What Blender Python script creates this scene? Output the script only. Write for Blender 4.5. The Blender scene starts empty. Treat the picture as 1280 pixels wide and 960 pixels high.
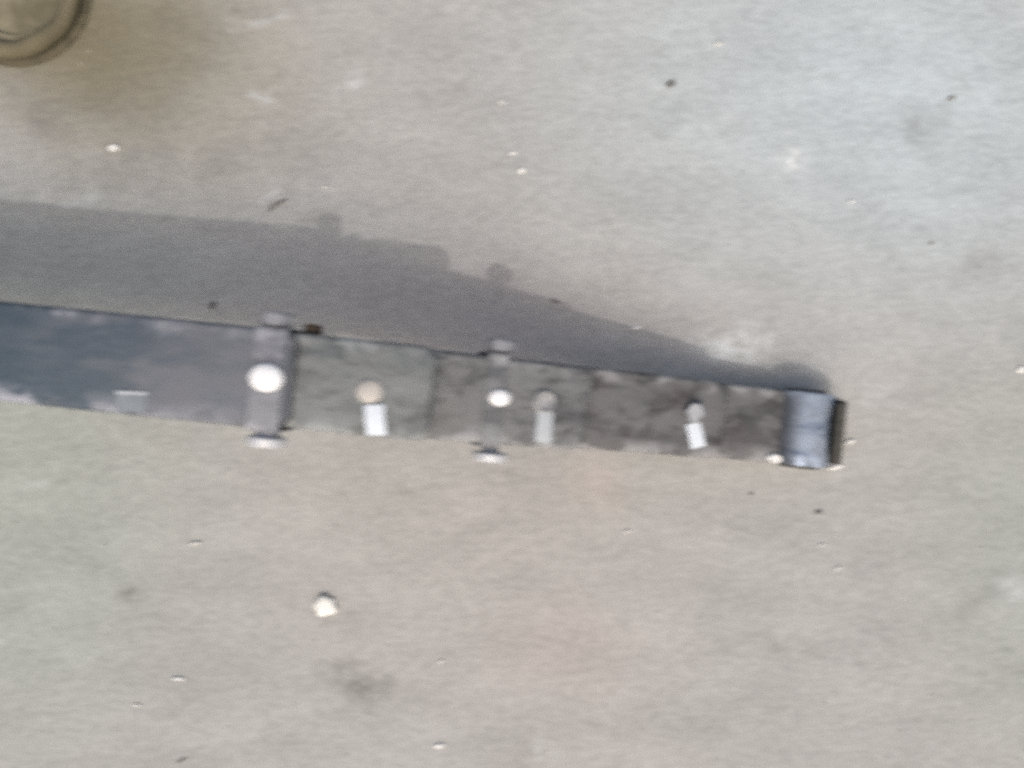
import bpy, bmesh, math, random
from mathutils import Vector, Matrix, noise
random.seed(7)
C = bpy.context.scene
COL = C.collection

# ------------------------------------------------------------------ camera, light, exposure
CAM_H, FPX = 1.0, 1005.0                       # camera height in metres, focal length in photo pixels (1280 wide)
cd = bpy.data.cameras.new('camera'); cam = bpy.data.objects.new('camera', cd); COL.objects.link(cam)
cam.location = (0, 0, CAM_H); cam.rotation_euler = (0, 0, 0)
cd.sensor_width = 36.0; cd.lens = 36.0 * FPX / 1280.0; cd.clip_start = 0.01; cd.clip_end = 500
cd.dof.use_dof = True; cd.dof.focus_distance = 40.0      # a hand-held phone that missed its focus
cd.dof.aperture_fstop = 6.5; cd.dof.aperture_ratio = 0.40
C.camera = cam

SUN_EL = math.radians(60.5); SUN_DX, SUN_DY = -0.03, 0.56   # shadow run per metre of height
w = bpy.data.worlds.new('World'); C.world = w; w.use_nodes = True
nt = w.node_tree; nt.nodes.clear()
sky = nt.nodes.new('ShaderNodeTexSky'); sky.sky_type = 'NISHITA'; sky.sun_disc = False
sky.sun_elevation = SUN_EL; sky.sun_rotation = math.pi + math.atan2(SUN_DX, SUN_DY)
sky.air_density = 1.5; sky.dust_density = 8.0; sky.ozone_density = 1.4
bg = nt.nodes.new('ShaderNodeBackground'); bg.inputs['Strength'].default_value = 0.15
wo = nt.nodes.new('ShaderNodeOutputWorld')
nt.links.new(sky.outputs[0], bg.inputs[0]); nt.links.new(bg.outputs[0], wo.inputs[0])
sd = bpy.data.lights.new('sun', 'SUN'); sun = bpy.data.objects.new('sun', sd); COL.objects.link(sun)
sd.energy = 1.0; sd.angle = math.radians(1.2); sd.color = (1.0, 0.97, 0.93)
sun.rotation_euler = Vector((-SUN_DX, -SUN_DY, 1)).to_track_quat('Z', 'Y').to_euler()
sun.location = (-0.3, -2, 4)
C.cycles.use_denoising = False
C.view_settings.view_transform = 'Standard'; C.view_settings.look = 'None'
C.view_settings.exposure = 0.0; C.view_settings.gamma = 1.0
C.view_settings.use_curve_mapping = False

def at(px, py, z=0.0):
    d = CAM_H - z
    return Vector(((px - 640) / FPX * d, (480 - py) / FPX * d, z))

# ------------------------------------------------------------------ material helpers
class NT:
    def __init__(s, name):
        s.m = bpy.data.materials.new(name); s.m.use_nodes = True
        s.t = s.m.node_tree; s.b = s.t.nodes['Principled BSDF']
    def n(s, typ, **kw):
        x = s.t.nodes.new(typ)
        for k, v in kw.items(): setattr(x, k, v)
        return x
    def set(s, sock, v):
        if isinstance(v, bpy.types.NodeSocket): s.t.links.new(v, sock)
        else: sock.default_value = v
    def math(s, op, a, b=0.0, clamp=False):
        x = s.n('ShaderNodeMath', operation=op, use_clamp=clamp); s.set(x.inputs[0], a); s.set(x.inputs[1], b); return x.outputs[0]
    def coord(s, kind='Object'): return s.n('ShaderNodeTexCoord').outputs[kind]
    def mapping(s, v, scale=(1, 1, 1), rot=(0, 0, 0), loc=(0, 0, 0)):
        x = s.n('ShaderNodeMapping'); s.set(x.inputs[0], v)
        x.inputs['Scale'].default_value = scale; x.inputs['Rotation'].default_value = rot; x.inputs['Location'].default_value = loc
        return x.outputs[0]
    def noise(s, v, scale, detail=4, rough=0.55, dist=0.0, out=0):
        x = s.n('ShaderNodeTexNoise'); s.set(x.inputs['Vector'], v)
        x.inputs['Scale'].default_value = scale; x.inputs['Detail'].default_value = detail
        x.inputs['Roughness'].default_value = rough; x.inputs['Distortion'].default_value = dist
        return x.outputs[out]
    def ramp(s, f, a, b):
        x = s.n('ShaderNodeMapRange'); x.interpolation_type = 'SMOOTHSTEP'
        s.set(x.inputs[0], f); x.inputs[1].default_value = a; x.inputs[2].default_value = b; return x.outputs[0]
    def mix(s, f, a, b, blend='MIX'):
        x = s.n('ShaderNodeMix', data_type='RGBA', blend_type=blend)
        s.set(x.inputs[0], f)
        s.set(x.inputs[6], (*a, 1) if isinstance(a, tuple) else a); s.set(x.inputs[7], (*b, 1) if isinstance(b, tuple) else b)
        return x.outputs[2]
    def bump(s, h, strength, dist=0.002):
        x = s.n('ShaderNodeBump'); s.set(x.inputs['Height'], h)
        x.inputs['Strength'].default_value = strength; x.inputs['Distance'].default_value = dist
        s.t.links.new(x.outputs[0], s.b.inputs['Normal'])
    def out(s, col, rough=0.6, metal=0.0, spec=0.5):
        s.set(s.b.inputs['Base Color'], (*col, 1) if isinstance(col, tuple) else col)
        s.set(s.b.inputs['Roughness'], rough); s.set(s.b.inputs['Metallic'], metal)
        s.b.inputs['Specular IOR Level'].default_value = spec
        return s.m

def concrete():
    k = NT('dusty_concrete'); P = k.coord()
    big = k.noise(P, 2.3, 4, 0.55, 0.4)
    mid = k.noise(k.mapping(P, (1, 2.6, 1), (0, 0, math.radians(-17))), 7.0, 5, 0.6, 0.3)
    fine = k.noise(k.mapping(P, (1, 2.2, 1), (0, 0, math.radians(-17))), 60, 5, 0.65)
    grain = k.noise(P, 420, 3, 0.7)
    warp = k.noise(P, 9, 4, 0.6, out=1)
    vs = k.n('ShaderNodeVectorMath', operation='SUBTRACT'); k.set(vs.inputs[0], warp); vs.inputs[1].default_value = (0.5, 0.5, 0.5)
    vm = k.n('ShaderNodeVectorMath', operation='SCALE'); k.set(vm.inputs[0], vs.outputs[0]); vm.inputs[3].default_value = 0.11
    va = k.n('ShaderNodeVectorMath', operation='ADD'); k.set(va.inputs[0], P); k.set(va.inputs[1], vm.outputs[0])
    W = va.outputs[0]
    def blob(px, py, rx, ry, rot=0, soft=1.0):
        p = at(px, py)
        x = k.n('ShaderNodeMapping', vector_type='TEXTURE'); k.set(x.inputs[0], W)
        x.inputs['Location'].default_value = (p.x, p.y, 0); x.inputs['Rotation'].default_value = (0, 0, math.radians(rot))
        x.inputs['Scale'].default_value = (rx / FPX, ry / FPX, 1)
        l = k.n('ShaderNodeVectorMath', operation='LENGTH'); k.set(l.inputs[0], x.outputs[0])
        return k.ramp(l.outputs['Value'], 1.0, 1.0 - soft)
    warm, cool, green = BASE
    col = k.mix(k.ramp(big, 0.35, 0.65), warm, tuple(c * 0.965 for c in warm))
    col = k.mix(k.math('MULTIPLY', blob(1120, 120, 680, 420, -8), 0.95), col, cool)          # paler grey-blue towards the upper right
    col = k.mix(k.math('MULTIPLY', blob(1330, 700, 330, 420, 0), 0.6), col, green)
    col = k.mix(k.math('MULTIPLY', blob(30, 640, 340, 520, 0), 0.85), col, green)
    col = k.mix(k.math('MULTIPLY', blob(640, 720, 420, 330, 0), 0.5), col, tuple(a * b for a, b in zip(warm, (1.045, .985, .965))))
    # yellow-brown dirt round the old dish, with a soft off-frame shadow painted in
    col = k.mix(k.math('MULTIPLY', blob(160, 50, 340, 250, -20), 0.75), col, STAIN_SHADE[0])
    col = k.mix(k.math('MULTIPLY', blob(95, 28, 230, 175, -15), 0.8), col, STAIN_SHADE[1])
    col = k.mix(k.math('MULTIPLY', blob(600, 400, 420, 130, -8), 0.7), col, (0.322, 0.294, 0.284))  # brown tint painted in to warm the spring's cast shadow
    # mottled grime trodden into the surface
    mot = k.noise(k.mapping(P, (1, 1.7, 1), (0, 0, math.radians(-20))), 16, 6, 0.72, 0.6)
    col = k.mix(k.math('MULTIPLY', k.ramp(mot, 0.52, 0.78), 0.24), col, (0.20, 0.19, 0.175))
    col = k.mix(k.math('MULTIPLY', k.ramp(k.noise(P, 21, 6, 0.7, 0.4), 0.56, 0.78), 0.22), col, (0.52, 0.515, 0.49))
    # small smudges
    for px, py, rx, ry, rot, a in ((450, 850, 66, 36, -20, .55), (400, 272, 40, 26, 0, .3), (172, 200, 90, 40, 10, .2), (172, 737, 34, 22, 10, .42), (965, 815, 48, 26, -40, .22),
                                   (1232, 752, 70, 26, 50, .24), (1160, 165, 60, 40, -70, .26), (1225, 335, 70, 30, 25, .18),
                                   (600, 660, 70, 30, 30, .14), (525, 600, 55, 8, 18, .22), (50, 140, 60, 34, -30, .36),
                                   (210, 880, 90, 40, 10, .12), (270, 200, 60, 28, 25, .2), (300, 5, 60, 12, -5, .25), (880, 920, 90, 30, 5, .12)):
        sp = k.ramp(k.noise(P, 38, 5, 0.75), 0.25, 0.7)
        col = k.mix(k.math('MULTIPLY', k.math('MULTIPLY', blob(px, py, rx, ry, rot), sp), a * 2.0, True), col, (0.17, 0.165, 0.155))
    # pinkish brick dust and pale plaster rubs
    for px, py, rx, ry, rot, a in ((750, 600, 60, 70, 20, .35), (720, 820, 200, 120, 0, .2), (760, 980, 220, 90, 0, .2), (850, 480, 60, 30, -20, .0)):
        if a: col = k.mix(k.math('MULTIPLY', blob(px, py, rx, ry, rot), a), col, (0.44, 0.365, 0.335))
    for px, py, rx, ry, rot, a in ((993, 208, 30, 26, 60, 1.6), (993, 208, 18, 16, 40, 1.2), (325, 128, 30, 16, 0, .5), (345, 238, 36, 12, 0, .5), (445, 93, 32, 14, 25, .55),
                                   (915, 420, 80, 34, 12, 1.1), (1275, 730, 40, 24, 30, .5), (690, 930, 30, 26, 60, .35), (42, 603, 30, 12, 10, .4),
                                   (880, 160, 60, 14, 20, .35), (100, 240, 40, 16, 0, .35), (1100, 500, 50, 30, 0, .3), (320, 20, 60, 16, 10, .4)):
        sp = k.ramp(k.noise(P, 55, 5, 0.7), 0.3, 0.65)
        col = k.mix(k.math('MULTIPLY', k.math('MULTIPLY', blob(px, py, rx, ry, rot), sp), a, True), col, (0.56, 0.58, 0.58))
    # trowel streaks, pores, grain
    tone = k.math('ADD', k.math('MULTIPLY', k.math('SUBTRACT', mid, 0.5), 0.46), 1.0)
    tone = k.math('ADD', tone, k.math('MULTIPLY', k.math('SUBTRACT', fine, 0.5), 0.62))
    tone = k.math('ADD', tone, k.math('MULTIPLY', k.math('SUBTRACT', grain, 0.5), 0.4))
    mul = k.n('ShaderNodeVectorMath', operation='SCALE'); k.set(mul.inputs[0], col); k.set(mul.inputs[3], tone)
    h = k.math('ADD', k.math('MULTIPLY', fine, 0.7), k.math('MULTIPLY', grain, 0.35))
    h = k.math('ADD', h, k.math('MULTIPLY', mid, 1.2))
    k.bump(h, 0.22, 0.003)
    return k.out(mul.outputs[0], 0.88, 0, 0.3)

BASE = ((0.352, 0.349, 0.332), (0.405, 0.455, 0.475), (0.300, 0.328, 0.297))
STAIN_SHADE = ((0.205, 0.186, 0.130), (0.155, 0.136, 0.083))

def steel(name, base, dust, amount, blue=0.0, edge=0.5, rough=0.55, rust=0.1, seed=0.0, metal=0.25, along=None, patch=None, joint=None, film=None):
    """worn, dusty spring steel: x runs along the leaf, y across it"""
    k = NT(name); P = k.mapping(k.coord(), (1, 1, 1), (0, 0, 0), (seed, seed * .37, 0))
    raw = k.coord(); sep = k.n('ShaderNodeSeparateXYZ'); k.set(sep.inputs[0], raw)
    streak = k.noise(k.mapping(P, (1, 2.4, 1)), 14, 5, 0.62, 0.4)
    cl = k.noise(P, 30, 4, 0.65, 0.5)
    fn = k.noise(P, 240, 4, 0.7)
    ed = k.ramp(k.math('ABSOLUTE', sep.outputs[1]), 0.022, 0.044)
    d = k.ramp(k.math('ADD', streak, k.math('MULTIPLY', ed, 0.12 * edge)), 0.62 - amount * 0.35, 0.86 - amount * 0.35)
    d = k.math('MULTIPLY', d, k.math('ADD', 0.55, k.math('MULTIPLY', cl, 0.8)), True)
    if along: d = k.math('MULTIPLY', d, k.ramp(sep.outputs[0], *along), True)
    scuff = k.math('MULTIPLY', k.ramp(k.noise(k.mapping(P, (1, 3.0, 1), (0, 0, .25)), 34, 5, 0.7, 0.8), 0.56, 0.74), 0.55 * amount, True)
    pale = k.math('MULTIPLY', k.math('MULTIPLY', k.ramp(k.math('ADD', cl, k.math('MULTIPLY', ed, 0.10)), 0.54, 0.70), ed), edge, True)
    col = k.mix(k.ramp(fn, 0.3, 0.7), base, tuple(c * 0.78 for c in base))
    col = k.mix(k.math('MULTIPLY', k.ramp(k.noise(P, 17, 5, 0.6), 0.54, 0.72), rust), col, (0.12, 0.075, 0.055))
    col = k.mix(d, col, dust)
    if patch: col = k.mix(k.math('MULTIPLY', k.ramp(k.noise(k.mapping(P, (1, 1.5, 1)), 26, 5, 0.68, 0.7), 0.48, 0.66), patch), col, (0.045, 0.042, 0.042))
    col = k.mix(pale, col, tuple(min(1, c * 1.9) for c in dust))
    col = k.mix(scuff, col, tuple(min(1, c * 1.55) for c in dust))
    if film: col = k.mix(k.math('MULTIPLY', k.ramp(k.math('ADD', sep.outputs[0], k.math('MULTIPLY', k.math('SUBTRACT', streak, 0.5), .16)), *film), .75), col, tuple(c * .88 for c in dust))
    if joint: col = k.mix(k.math('MULTIPLY', k.ramp(k.math('ADD', sep.outputs[0], k.math('MULTIPLY', k.math('SUBTRACT', cl, 0.5), .03)), *joint), .8), col, (0.06, 0.06, 0.063))
    k.bump(k.math('ADD', fn, k.math('MULTIPLY', cl, 1.5)), 0.3, 0.0015)
    r = k.math('ADD', k.math('MULTIPLY', d, 0.25), rough, True)
    return k.out(col, r, metal, 0.5)

def plain(name, c, rough=0.6, metal=0.0, var=0.25, scale=60.0, other=None):
    k = NT(name); n = k.noise(k.coord(), scale, 4, 0.6)
    col = k.mix(k.ramp(n, 0.35, 0.68), c, other or tuple(x * (1 - var) for x in c))
    k.bump(n, 0.25, 0.001)
    return k.out(col, rough, metal)

# ------------------------------------------------------------------ object helpers
def link(name, me, parent=None):
    o = bpy.data.objects.new(name, me); COL.objects.link(o)
    if parent is not None: o.parent = parent
    return o
def from_bm(name, bm, mat, parent=None, smooth=True, angle=40):
    bmesh.ops.recalc_face_normals(bm, faces=bm.faces[:])
    for f in bm.faces: f.smooth = smooth
    if smooth:
        for e in bm.edges:
            if len(e.link_faces) == 2 and e.calc_face_angle(0) > math.radians(angle): e.smooth = False
    me = bpy.data.meshes.new(name); bm.to_mesh(me); bm.free(); me.materials.append(mat)
    return link(name, me, parent)
def tag(o, label, cat, group=None):
    o['label'] = label; o['category'] = cat
    if group: o['group'] = group
    return o
def sweep(stations, closed_profile=True):
    """stations: list of rings (lists of Vectors)"""
    bm = bmesh.new(); rings = [[bm.verts.new(p) for p in r] for r in stations]; n = len(rings[0])
    for a, b in zip(rings, rings[1:]):
        for i in range(n): bm.faces.new((a[i], a[(i + 1) % n], b[(i + 1) % n], b[i]))
    bm.faces.new(rings[0][::-1]); bm.faces.new(rings[-1])
    return bm
def rrect(wd, t, r, seg=4):
    pts = []
    for sx, sy, a0 in ((1, 1, 0), (-1, 1, 90), (-1, -1, 180), (1, -1, 270)):
        for i in range(seg + 1):
            a = math.radians(a0 + 90 * i / seg)
            pts.append((sx * (wd / 2 - r) + r * math.cos(a), sy * (t / 2 - r) + r * math.sin(a)))
    return pts
def lathe(prof, seg=32, axis='Z'):
    bm = bmesh.new(); rings = []
    for r, z in prof:
        ring = []
        for i in range(seg):
            a = 2 * math.pi * i / seg
            ring.append(bm.verts.new((r * math.cos(a), r * math.sin(a), z)))
        rings.append(ring)
    for a, b in zip(rings, rings[1:]):
        for i in range(seg): bm.faces.new((a[i], a[(i + 1) % seg], b[(i + 1) % seg], b[i]))
    bm.faces.new(rings[0][::-1]); bm.faces.new(rings[-1])
    return bm

# ------------------------------------------------------------------ the ground
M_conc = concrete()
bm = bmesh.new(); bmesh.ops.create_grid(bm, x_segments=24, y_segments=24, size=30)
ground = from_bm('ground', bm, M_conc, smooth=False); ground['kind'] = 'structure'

# ------------------------------------------------------------------ the leaf spring
ROT = math.radians(-5.8)
EYE = Vector((0.348, -0.0533, 0))
spring = link('leaf_spring', None); spring.location = EYE; spring.rotation_euler = (0, 0, ROT)
tag(spring, 'long dusty grey steel leaf spring with stepped leaves, two bolted clips and rolled eye', 'leaf spring')
HALF, WID = 0.97, 0.090

def interp(tab):
    def f(u):
        if u > HALF: u = 2 * HALF - u
        if u <= tab[0][0]: return tab[0][1]
        for i in range(len(tab) - 1):
            (a, za), (b, zb) = tab[i], tab[i + 1]
            if u <= b:
                m0 = (tab[i + 1][1] - tab[max(i - 1, 0)][1]) / (tab[i + 1][0] - tab[max(i - 1, 0)][0])
                j = min(i + 2, len(tab) - 1); m1 = (tab[j][1] - za) / (tab[j][0] - a)
                h = b - a; t = (u - a) / h
                return (2*t**3-3*t**2+1)*za + (t**3-2*t**2+t)*h*m0 + (-2*t**3+3*t**2)*zb + (t**3-t**2)*h*m1
        return tab[-1][1]
    return f
z5 = interp([(-0.02, .040), (.02, .047), (.04, .051), (.07, .056), (.104, .064), (.18, .090), (.2676, .118), (.3677, .151), (.422, .168), (.5, .187), (.557, .196), (.70, .195), (.81, .192), (.97, .190)])
z4 = lambda u: z5(u) + .015
z3 = lambda u: z5(u) + .029
z2 = interp([(.40, .2455), (.422, .2455), (.5, .245), (.557, .244), (.65, .242), (.81, .238), (.97, .236)])
z1 = lambda u: z2(u) + .013

M_leaf1 = steel('blue_grey_leaf_steel', (0.062, 0.088, 0.112), (0.165, 0.170, 0.188), 0.5, edge=1.0, rough=0.5, rust=.0, seed=3.1, along=(-.9, -.6), film=(-.84, -.56))
M_leaf2 = steel('dusty_leaf_steel', (0.105, 0.118, 0.122), (0.205, 0.214, 0.212), 0.9, edge=0.6, rust=.25, seed=8.2, patch=.5)
M_leaf3 = steel('brown_grey_leaf_steel', (0.080, 0.082, 0.086), (0.185, 0.187, 0.188), 0.75, edge=0.9, rust=.3, seed=12.7, patch=.75)
M_leaf4 = steel('grimy_leaf_steel', (0.062, 0.061, 0.063), (0.15, 0.148, 0.148), 0.8, edge=1.2, rust=.35, seed=18.9, patch=.75)
M_eye = steel('blue_sheen_steel', (0.065, 0.10, 0.175), (0.29, 0.335, 0.40), 0.7, edge=0.9, rough=0.5, rust=.2, patch=.35, joint=(-.004, -.032), seed=21.0)  # bluish sheen of the eye put into its base colour
M_dark = plain('rusty_iron_and_shade', (0.085, 0.08, 0.068), 0.75, 0.1, 0.4, 90)
M_clip = steel('clip_steel', (0.135, 0.142, 0.162), (0.25, 0.255, 0.275), 0.75, edge=0.4, rust=.15, seed=31.0)
M_clip2 = steel('brown_clip_steel', (0.115, 0.12, 0.125), (0.23, 0.235, 0.24), 0.75, edge=0.5, rust=.25, seed=44.0)
M_rust = plain('brown_rust', (0.05, 0.034, 0.022), 0.85, 0.0, 0.5, 200)
M_white = plain('white_shine_metal', (0.86, 0.86, 0.86), 0.38, 0.0, 0.08, 120)  # sky shine on the metal heads put into a white base colour
M_bright = plain('worn_bright_metal', (0.66, 0.66, 0.67), 0.4, 0.25, 0.25, 150)
M_beige = plain('dusty_beige_metal', (0.47, 0.44, 0.40), 0.6, 0.1, 0.15, 120)
M_ring = plain('dull_ring_metal', (0.36, 0.36, 0.36), 0.5, 0.2, 0.3, 150)
M_ring2 = plain('grey_bolt_metal', (0.42, 0.43, 0.44), 0.35, 0.5, 0.3, 150)
M_tag = plain('pale_blue_white_paper', (0.66, 0.71, 0.76), 0.55, 0.0, 0.06, 160)
M_tag2 = plain('grey_white_paper', (0.44, 0.47, 0.49), 0.6, 0.0, 0.15, 160)
M_tagold = plain('dust_worn_paper', (0.21, 0.235, 0.26), 0.7, 0.0, 0.2, 120)

def leaf(u0, u1, zf, t, mat, wid=WID, dv=0.0, label=None, step=0.012, tips=True, feather=0.0):
    us = []; n = int((u1 - u0) / step)
    us = [u0, u0 + .002, u0 + .005, u0 + .010, u0 + .016] + [u0 + (u1 - u0) * i / n for i in range(2, n - 1)] + [u1 - .016, u1 - .010, u1 - .005, u1 - .002, u1]
    prof = rrect(1, t, min(t * .46, .0058), 4)
    st = []
    for u in us:
        e = min(u - u0, u1 - u); k = 1.0
        if tips and e < .0161:  k = 1 - 0.24 * (1 - e / .0161) ** 2.4
        th = 1.0 if (not tips or e > .004) else .82 + .18 * e / .004
        if feather and e < feather: th = .3 + .7 * e / feather
        s = (zf(u + .002) - zf(u - .002)) / .004
        nrm = Vector((s, 0, 1)).normalized()          # local x = -u
        c = Vector((-u, dv, zf(u))) - nrm * (t - t * th / 2)
        wv = wid * (1 + 0.006 * noise.noise(Vector((u * 9, wid * 40, t * 900))))
        ring = []
        for (a, b) in rrect(wv * k, t * th, min(t * .46, .0058), 4):
            rag = .006 * noise.noise(Vector((a * 55, t * 700, wid * 300))) * max(0, 1 - e / .0161) if tips else 0   # torn, uneven tip
            ring.append(c + Vector((rag, a, 0)) + nrm * b)
        st.append(ring)
    o = from_bm('leaf', sweep(st), mat, spring, angle=50)
    if label: o['label'] = label
    return o
E2 = 2 * HALF
leaf(.027, E2 - .027, z5, .014, M_leaf4, .088, tips=False)
leaf(.104, E2 - .104, z4, .0145, M_leaf4, .089, .0005)
leaf(.268, E2 - .268, z3, .0138, M_leaf3, .089, -.0008)
leaf(.424, E2 - .424, z2, .013, M_leaf2, .0905, .0004, 'dusty greenish grey leaf whose square tip lifts off the leaves below')
leaf(.556, E2 - .556, z1, .0125, M_leaf1, .094, 0, 'clean blue grey top leaf', feather=.014)

# rolled eyes
def spring_eye(u, sgn):
    R, t, cz = .0282, .0095, .0345
    st = []
    for i in range(41):
        a = math.radians(-178 + 346 * i / 40)
        d = Vector((math.cos(a) * sgn, 0, math.sin(a)))
        c = Vector((-u, 0, cz)) + d * R
        st.append([c + Vector((0, x, 0)) + d * y for x, y in rrect(.0875, t, .0035, 3)])
    o = from_bm('spring_eye', sweep(st), M_eye, spring, angle=50)
    return o
eye = spring_eye(0, 1)
eye['label'] = 'rolled eye with a bluish sheen at the end of the spring'
def tube(name, r0, r1, length, mat, parent, loc):
    bm = lathe([(r1, -length / 2), (r0 - .0015, -length / 2), (r0, -length / 2 + .0015), (r0, length / 2 - .0015), (r0 - .0015, length / 2), (r1, length / 2)], 28)
    bmesh.ops.delete(bm, geom=[f for f in bm.faces if len(f.verts) > 4], context='FACES')
    n = 28; vs = bm.verts[:] ; bm.verts.ensure_lookup_table()
    for i in range(n): bm.faces.new((bm.verts[i], bm.verts[(i + 1) % n], bm.verts[5 * n + (i + 1) % n], bm.verts[5 * n + i]))
    bm.transform(Matrix.Rotation(math.radians(90), 4, 'X'))
    bm.transform(Matrix.Translation(loc))
    return from_bm(name, bm, mat, parent)
tube('bushing', .0236, .010, .094, M_dark, eye, Vector((0, 0, .0345)))
e2 = spring_eye(E2, -1)
# dark lip added to draw the shade beside the outer side of the eye
st = []
for i in range(15):
    a = math.radians(-80 + 136 * i / 14); d = Vector((math.cos(a), 0, math.sin(a)))
    c = Vector((.004, 0, .040)) + d * .0390
    c.z = max(c.z, .0035)
    st.append([c + Vector((0, x, 0)) + d * y for x, y in rrect(.079 - .012 * (i / 14) ** 3, .0055, .002, 3)])
wl = from_bm('shade_lip', sweep(st), M_dark, spring); wl['label'] = 'dark lip added for the shade along the outer side of the eye'

# ---- things on the leaves: find the point of the spring that stands under a photo pixel
inv = Matrix.LocRotScale(EYE, Matrix.Rotation(ROT, 3, 'Z'), None).inverted()
def on(px, py, zf, lift=0.0):
    z = .2
    for _ in range(30):
        p = inv @ at(px, py, z); z = zf(-p.x) + lift
    s = (zf(-p.x + .004) - zf(-p.x - .004)) / .008
    p.z = z
    return p, math.atan(s)                          # slope rises to the left
def place(o, p, slope, rz=0.0):
    o.matrix_basis = Matrix.Translation(p) @ Matrix.Rotation(slope, 4, 'Y') @ Matrix.Rotation(rz, 4, 'Z')
    return o
def dome(r, h, seg=28, squash=1.0, flange=0.0):
    prof = [(r + flange, 0)] + ([(r + flange, .0015), (r, .002)] if flange else [])
    for i in range(1, 9):
        a = math.pi / 2 * i / 8.4; prof.append((r * math.cos(a) , h * math.sin(a) + (.002 if flange else 0)))
    bm = lathe(prof, seg); bm.transform(Matrix.Diagonal((squash, 1, 1, 1))); return bm

def hexhead(r, h, bev=.12):
    return lathe([(r, 0), (r, h * .8), (r * (1 - bev), h), (r * .3, h)], 6)
def clip(px, py, zf, wid, low, drop, name_label, headr, nut_rust, mat, shank):
    """box clip bent round the leaf pack, with a cross bolt whose head and nut stand out on the two sides"""
    p, s = on(px, py, zf)
    t = .0018; W = .0948; H = zf(-p.x) - low
    prof = rrect(1, 1, .1, 3)
    out, inn = [], []
    root = Matrix.Translation(Vector((p.x, 0, zf(-p.x)))) @ Matrix.Rotation(s, 4, 'Y')
    path_o = [(W / 2, -H, 1)]
    # closed rectangular loop with rounded corners, swept: outer and inner outline joined
    oo = rrect(W + 2 * t, H + 2 * t, .007, 4); ii = rrect(W, H, .0045, 4)
    bm = bmesh.new(); rows = []
    for x, sc in ((-wid / 2, 0), (-wid / 2 + .0015, .0012), (wid / 2 - .0015, .0012), (wid / 2, 0)):
        pass
    def ring(pts, x): return [bm.verts.new(root @ Vector((x, a, b - H / 2 + .0002))) for a, b in pts]
    o0, o1 = ring(oo, -wid / 2), ring(oo, wid / 2); i0, i1 = ring(ii, -wid / 2), ring(ii, wid / 2)
    n = len(oo)
    for i in range(n):
        j = (i + 1) % n
        bm.faces.new((o0[i], o0[j], o1[j], o1[i])); bm.faces.new((i0[j], i0[i], i1[i], i1[j]))
        bm.faces.new((o0[j], o0[i], i0[i], i0[j])); bm.faces.new((o1[i], o1[j], i1[j], i1[i]))
    c = from_bm('rebound_clip', bm, mat, spring); c['label'] = name_label
    mod = c.modifiers.new('edge', 'BEVEL'); mod.width = .0012; mod.segments = 2; mod.limit_method = 'ANGLE'
    # cross bolt at half height of the pack
    zc = zf(-p.x) - drop
    bm = lathe([(shank, -W / 2 - .011), (shank, W / 2 + .010)], 20); bm.transform(Matrix.Rotation(math.radians(-90), 4, 'X'))
    b = from_bm('clip_bolt', bm, M_clip, spring); b.location = (p.x + .001, 0, zc)
    bm = lathe([(headr * .92, 0), (headr, .0015), (headr, .0075), (headr * .93, .009)], 24); bm.transform(Matrix.Rotation(math.radians(90), 4, 'X'))
    hd = from_bm('bolt_head', bm, M_bright, b); hd.location = (0, -W / 2 - .0075, 0)
    bm = hexhead(headr * .86, .012); bm.transform(Matrix.Rotation(math.radians(-90), 4, 'X'))
    nu = from_bm('nut', bm, M_clip, b, smooth=False); nu.location = (.001, W / 2 + .0030, .007)
    if nut_rust:
        bm = hexhead(.009, .009); bm.transform(Matrix.Rotation(math.radians(-90), 4, 'X'))
        nu = from_bm('rusty_nut', bm, M_rust, c, smooth=False); nu.location = (p.x + .030, W / 2 - .001, zc - .016); nu['label'] = 'small dark rusty nut beside the clip'
    return p, s
pa, sa = clip(334, 472, z1, .030, z5(.575) - .013, .015, 'wider rebound clip near the left of the spring', .0185, True, M_clip, .0115)
pb, sb = clip(618, 497, z3, .022, z5(.368) - .013, .014, 'narrower rebound clip at the middle of the spring', .0185, False, M_clip2, .0085)

r = from_bm('rivet', dome(.0135, .0075, squash=1.18), M_white, spring)
p, s = on(333, 472, z1, .0029); place(r, p, s); r['label'] = 'large bright white round rivet on the left clip'
r = from_bm('rivet', dome(.0090, .006, squash=1.25), M_white, spring)
p, s = on(625, 497, z3, .0029); place(r, p, s); r['label'] = 'smaller bright white round rivet on the middle clip'

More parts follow.
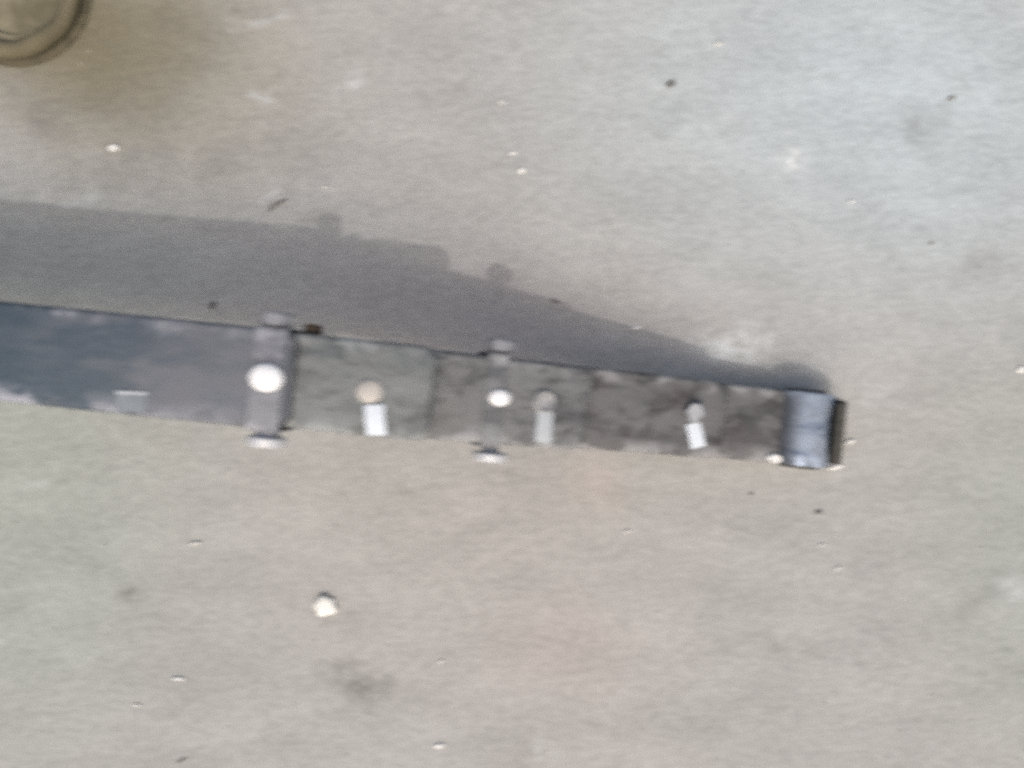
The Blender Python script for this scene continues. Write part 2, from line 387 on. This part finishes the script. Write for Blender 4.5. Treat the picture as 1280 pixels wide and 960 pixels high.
def strip(wd, ln, t=.0012, curl=.0):
    n = 7; st = []
    for i in range(n):
        y = -ln * i / (n - 1); z = curl * math.sin(i / (n - 1) * math.pi) + t / 2
        wv = wd * (1 + .015 * math.sin(i * 2.3))
        st.append([Vector((a + curl * 2 * (i / n) ** 2, y, z + b)) for a, b in rrect(wv, t, t * .4, 1)])
    return sweep(st)
for (hx, hy, hr, hm, kind), (tx, ty, tw, tl, trz, tm), zf, lab in (
    ((462, 489, .0115, M_beige, 'disc'), (468, 506, .0185, .0285, 2, M_tag), z2, 'beige disc rivet with a white strip below it'),
    ((680, 502, .0120, M_ring, 'ring'), (682, 514, .0175, .0325, -8, M_tag2), z3, 'dull ring shaped rivet with a greyer leaning strip below it'),
    ((868, 515, .0140, M_ring2, 'hex'), (866, 529, .0185, .0285, 12, M_tag), z4, 'six sided bright bolt head with a leaning white strip below it')):
    p, s = on(hx, hy, zf, .0002)
    if kind == 'disc': bm = dome(hr, .004, squash=1.1)
    elif kind == 'ring': bm = lathe([(hr, 0), (hr, .003), (hr * .85, .0042), (hr * .68, .003), (hr * .6, .0012), (hr * .15, .001)], 28)
    else:
        bm = hexhead(hr, .012, .30)
        for v in bm.verts:
            if v.co.z > .010: v.co.x -= .0045; v.co.y += .002
            elif v.co.z > .005: v.co.z = .004
        bm.transform(Matrix.Rotation(math.radians(8), 4, 'X') @ Matrix.Rotation(math.radians(-6), 4, 'Y'))
    rv = from_bm('rivet' if kind != 'hex' else 'bolt_head', bm, hm, spring, smooth=(kind != 'hex')); place(rv, p, s, math.radians(20 if kind != 'hex' else 0)); rv['label'] = lab
    if kind == 'hex': rv.location.z -= .0015
    p, s = on(tx, ty, zf, .0006)
    st_ = from_bm('paper_strip', strip(tw, tl, curl=.0012), tm, spring); place(st_, p, s, math.radians(trz) - ROT * .9)
# faded label on the top leaf
bm = strip(.028, .017, .0006); o = from_bm('worn_label', bm, M_tagold, spring); p, s = on(165, 492, z1, .0003); place(o, p, s, -ROT * .6)
o['label'] = 'faded grey label on the blue grey top leaf'
bm = strip(.030, .0028, .0008); o2 = from_bm('torn_edge', bm, M_tag2, o); o2.location = (0, .002, .0003)

# ------------------------------------------------------------------ round dish in the corner
M_tan = plain('tan_dusty_metal', (0.155, 0.132, 0.08), 0.8, 0.0, 0.3, 22, (0.11, 0.095, 0.055))
M_tan2 = plain('pale_tan_dust', (0.21, 0.19, 0.13), 0.85, 0.0, 0.35, 22, (0.11, 0.098, 0.06))
M_contact_shade = plain('brown_contact_shade', (0.11, 0.094, 0.056), 0.8, 0.0, 0.4, 60)
p = at(24, -6)
dish = link('round_dish', None); dish.location = (p.x, p.y, 0)
tag(dish, 'tan dusty round metal dish with a rolled rim in the stained top left corner', 'dish')
R = .088
prof = []
for i in range(17):
    a = math.radians(-60 + 300 * i / 16); prof.append((R - .011 + .011 * math.cos(a), .021 + .011 * math.sin(a)))
from_bm('rim', lathe([(R - .016, .004)] + prof[:-1] + [(R - .0235, .011), (R - .024, .006)], 56), M_tan, dish)
from_bm('bowl', lathe([(R - .020, .0055), (R - .0235, .016), (R - .032, .018), (R - .036, .009), (R - .047, .0105), (R - .060, .019), (.006, .021)], 56), M_tan2, dish)
for part in dish.children:                          # old and dented
    for v in part.data.vertices:
        n = noise.noise(v.co * 26); m_ = noise.noise(v.co * 11 + Vector((3, 1, 0)))
        v.co.x *= 1 + .02 * m_; v.co.y *= 1 + .02 * m_; v.co.z *= 1 + .22 * n
from_bm('contact_shade_ring', lathe([(R + .001, .0005), (R + .003, .003), (R + .000, .006), (R - .012, .0075)], 56), M_contact_shade, dish)  # dark ring added to draw the contact shade under the rim

# ------------------------------------------------------------------ chips, pebbles and crumbs on the concrete
M_chip = plain('white_plaster', (0.74, 0.73, 0.70), 0.8, 0, 0.12, 200)
M_chipd = plain('dull_plaster', (0.56, 0.55, 0.52), 0.85, 0, 0.15, 200)
M_crumb = plain('dark_grit', (0.19, 0.18, 0.17), 0.85, 0, 0.4, 250)
def chip_bm(w_, h_, t, seed):
    rnd = random.Random(seed); n = 9; bm = bmesh.new(); lo, mi, hi = [], [], []
    for i in range(n):
        a = 2 * math.pi * i / n + rnd.uniform(-.22, .22); k = rnd.uniform(.78, 1.12)
        x, y = w_ / 2 * k * math.cos(a), h_ / 2 * k * math.sin(a)
        lo.append(bm.verts.new((x, y, 0))); mi.append(bm.verts.new((x * .97, y * .97, t * rnd.uniform(.45, .7)))); hi.append(bm.verts.new((x * .72, y * .72, t * rnd.uniform(.85, 1.1))))
    for A, B in ((lo, mi), (mi, hi)):
        for i in range(n): bm.faces.new((A[i], A[(i + 1) % n], B[(i + 1) % n], B[i]))
    bm.faces.new(lo[::-1]); bm.faces.new(hi); return bm
def pebble_bm(a, b, c, seed):
    bm = bmesh.new(); bmesh.ops.create_icosphere(bm, subdivisions=3, radius=1)
    for v in bm.verts:
        k = 1 + .34 * noise.noise(v.co * 1.3 + Vector((seed, 0, 0))) + .12 * noise.noise(v.co * 3.1 + Vector((0, seed, 0)))
        v.co = Vector((v.co.x * k * a, v.co.y * k * b, max(v.co.z * k * c, -c * .75)))
    m = min(v.co.z for v in bm.verts)
    for v in bm.verts: v.co.z -= m
    return bm
CH = 'chips of plaster scattered on the concrete'; DK = 'dark crumbs scattered on the concrete'
M_peb = plain('white_stone', (0.84, 0.82, 0.76), 0.65, 0, 0.1, 90)
peb = from_bm('pebble', pebble_bm(.0140, .0128, .0062, 9.0), M_peb, angle=180); q = at(405, 759, .010); peb.location = (q.x, q.y, 0)
tag(peb, 'white rounded pebble alone on bare concrete below the spring, largest loose stone', 'pebble')
items = [  # name, px, py, w, h (photo px), rot, thickness m, material, label, category, group
 ('plaster_chip', 143, 185, 15, 10, 0, .004, M_chip, 'bright white chip on the brown stained concrete below the round dish', 'chip', CH),
 ('plaster_chip', 652, 214, 11, 8, 20, .004, M_chip, 'squarish white chip above the middle of the spring shadow, lower of two close together', 'chip', CH),
 ('plaster_chip', 641, 192, 10, 4, 15, .002, M_chip, 'thin white sliver just above the squarish chip north of the spring', 'chip', CH),
 ('plaster_chip', 628, 128, 12, 6, 0, .002, M_chipd, 'dull pale chip higher than the sliver and squarish chip, near top centre', 'chip', CH),
 ('plaster_chip', 407, 234, 13, 3, 5, .002, M_chipd, 'thin pale sliver just above the shadow bump of the left clip', 'chip', CH),
 ('plaster_chip', 224, 848, 17, 5, -3, .003, M_chip, 'long thin bright white sliver at the lower left', 'chip', CH),
 ('plaster_chip', 171, 881, 13, 4, -3, .002, M_chipd, 'dull thin sliver just below the long bright one at the lower left', 'chip', CH),
 ('plaster_chip', 245, 679, 16, 6, 12, .003, M_chipd, 'pale wedge shaped chip left of and above the white pebble', 'chip', CH),
 ('plaster_chip', 549, 932, 15, 7, 15, .003, M_chip, 'pale chip near the bottom edge, left of centre', 'chip', CH),
 ('plaster_chip', 551, 827, 10, 5, 25, .002, M_chipd, 'small dull chip above the pale chip near the bottom edge', 'chip', CH),
 ('plaster_chip', 784, 664, 12, 6, 20, .002, M_chipd, 'pale chip below the spring on the pinkish patch', 'chip', CH),
 ('plaster_chip', 1027, 681, 12, 4, 15, .002, M_chipd, 'pale sliver below the spring eye, left of a similar lower one', 'chip', CH),
 ('plaster_chip', 1046, 711, 12, 5, 35, .002, M_chipd, 'tilted pale sliver below and right of another under the spring eye', 'chip', CH),
 ('plaster_chip', 898, 55, 14, 6, 10, .002, M_chipd, 'pale chip near the top edge, right of the small dark oval crumb', 'chip', CH),
 ('plaster_chip', 1064, 252, 10, 4, 25, .002, M_chip, 'small bright sliver below right of the whitish plaster rub', 'chip', CH),
 ('plaster_chip', 1276, 462, 12, 9, 20, .003, M_chip, 'white chip cut by the right edge of the picture', 'chip', CH),
 ('plaster_chip', 795, 410, 11, 4, 10, .002, M_chip, 'small pale sliver lying in the shadow of the spring', 'chip', CH),
 ('plaster_chip', 1044, 503, 20, 8, 0, .005, M_chipd, 'pale flake by the upper corner of the spring eye', 'chip', CH),
 ('plaster_chip', 1062, 552, 14, 6, 15, .004, M_chip, 'pale flake on the ground right of the spring eye', 'chip', CH),
 ('plaster_chip', 1044, 584, 22, 6, 12, .004, M_chip, 'pale thin flake by the lower corner of the spring eye', 'chip', CH),
 ('dark_crumb', 838, 105, 13, 8, 25, .004, plain('charcoal_grit', (0.15, 0.145, 0.14), .9, 0, .3, 250), 'small dark oval crumb on the pale concrete at the upper right of centre', 'crumb', DK),
 ('dark_crumb', 1189, 123, 11, 7, 35, .002, plain('grey_grit', (0.25, 0.25, 0.24), .9, 0, .3, 250), 'greyish crumb near the right edge in the upper part', 'crumb', DK),
 ('dark_crumb', 1023, 640, 10, 6, 20, .003, M_crumb, 'dark crumb on the concrete below the spring eye', 'crumb', DK),
 ('dark_crumb', 939, 617, 9, 3, 20, .002, M_crumb, 'thin dark crumb just below the lower edge of the spring right part', 'crumb', DK),
 ('dark_crumb', 693, 376, 12, 5, -25, .002, M_crumb, 'dark crumb at the edge of the spring shadow right of its second bump', 'crumb', DK),
 ('dark_crumb', 1164, 304, 5, 4, 0, .002, M_crumb, 'tiny dark crumb at the right, halfway between top and spring eye', 'crumb', DK),
 ('dark_crumb', 227, 950, 14, 4, 35, .002, M_crumb, 'thin dark crumb at the bottom left edge', 'crumb', DK),
 ('dark_crumb', 265, 383, 13, 7, 35, .003, M_crumb, 'dark crumb in the shadow close above the left clip', 'crumb', DK),
]
for i, (nm, px, py, w_, h_, rot, t, mat, lab, cat, grp) in enumerate(items):
    f = 1.0 / FPX
    o = from_bm(nm, chip_bm(w_ * f, h_ * f, t, 100 + i), mat, angle=30); q = at(px, py)
    o.location = (q.x, q.y, 0); o.rotation_euler = (0, 0, math.radians(rot)); tag(o, lab, cat, grp)
o = from_bm('plaster_chip', chip_bm(.021, .012, .005, 77), M_chip, angle=30); p, s_ = on(968, 573, z5)
q = Matrix.LocRotScale(EYE, Matrix.Rotation(ROT, 3, 'Z'), None) @ p; o.location = q; o.rotation_euler = (0, s_, math.radians(-6))
tag(o, 'bright white lump of plaster resting on the lower edge of the spring beside its eye', 'chip', CH)
# bent scrap with a dark underside above the shadow
st = []
for i in range(9):
    t = i / 8; st.append([Vector((-.014 + .028 * t, .0015 * math.sin(t * 5), .002 + .001 * math.sin(t * math.pi))) + Vector((0, a, b)) for a, b in rrect(.004 * (1 - .6 * abs(t - .5)), .003, .001, 1)])
o = from_bm('twig', sweep(st), M_crumb); q = at(347, 256); o.location = (q.x, q.y, -.001); o.rotation_euler = (0, 0, math.radians(38))
tag(o, 'short dark twig lying slanted just above the shadow of the left clip', 'twig')

# fine grit nobody could count
bm = bmesh.new(); rnd = random.Random(5)
for i in range(420):
    x, y = rnd.uniform(-.75, .75), rnd.uniform(-.6, .6); s = rnd.choice((.0006, .0008, .001, .0014))
    m = Matrix.Translation((x, y, s * .4)) @ Matrix.Rotation(rnd.uniform(0, 6), 4, 'Z') @ Matrix.Diagonal((s * rnd.uniform(1, 1.8), s, s * .7, 1))
    bmesh.ops.create_icosphere(bm, subdivisions=1, radius=1, matrix=m)
grit = from_bm('grit', bm, plain('grit', (0.30, 0.29, 0.27), 0.9, 0, 0.55, 35, (0.52, 0.51, 0.48))); grit['kind'] = 'stuff'
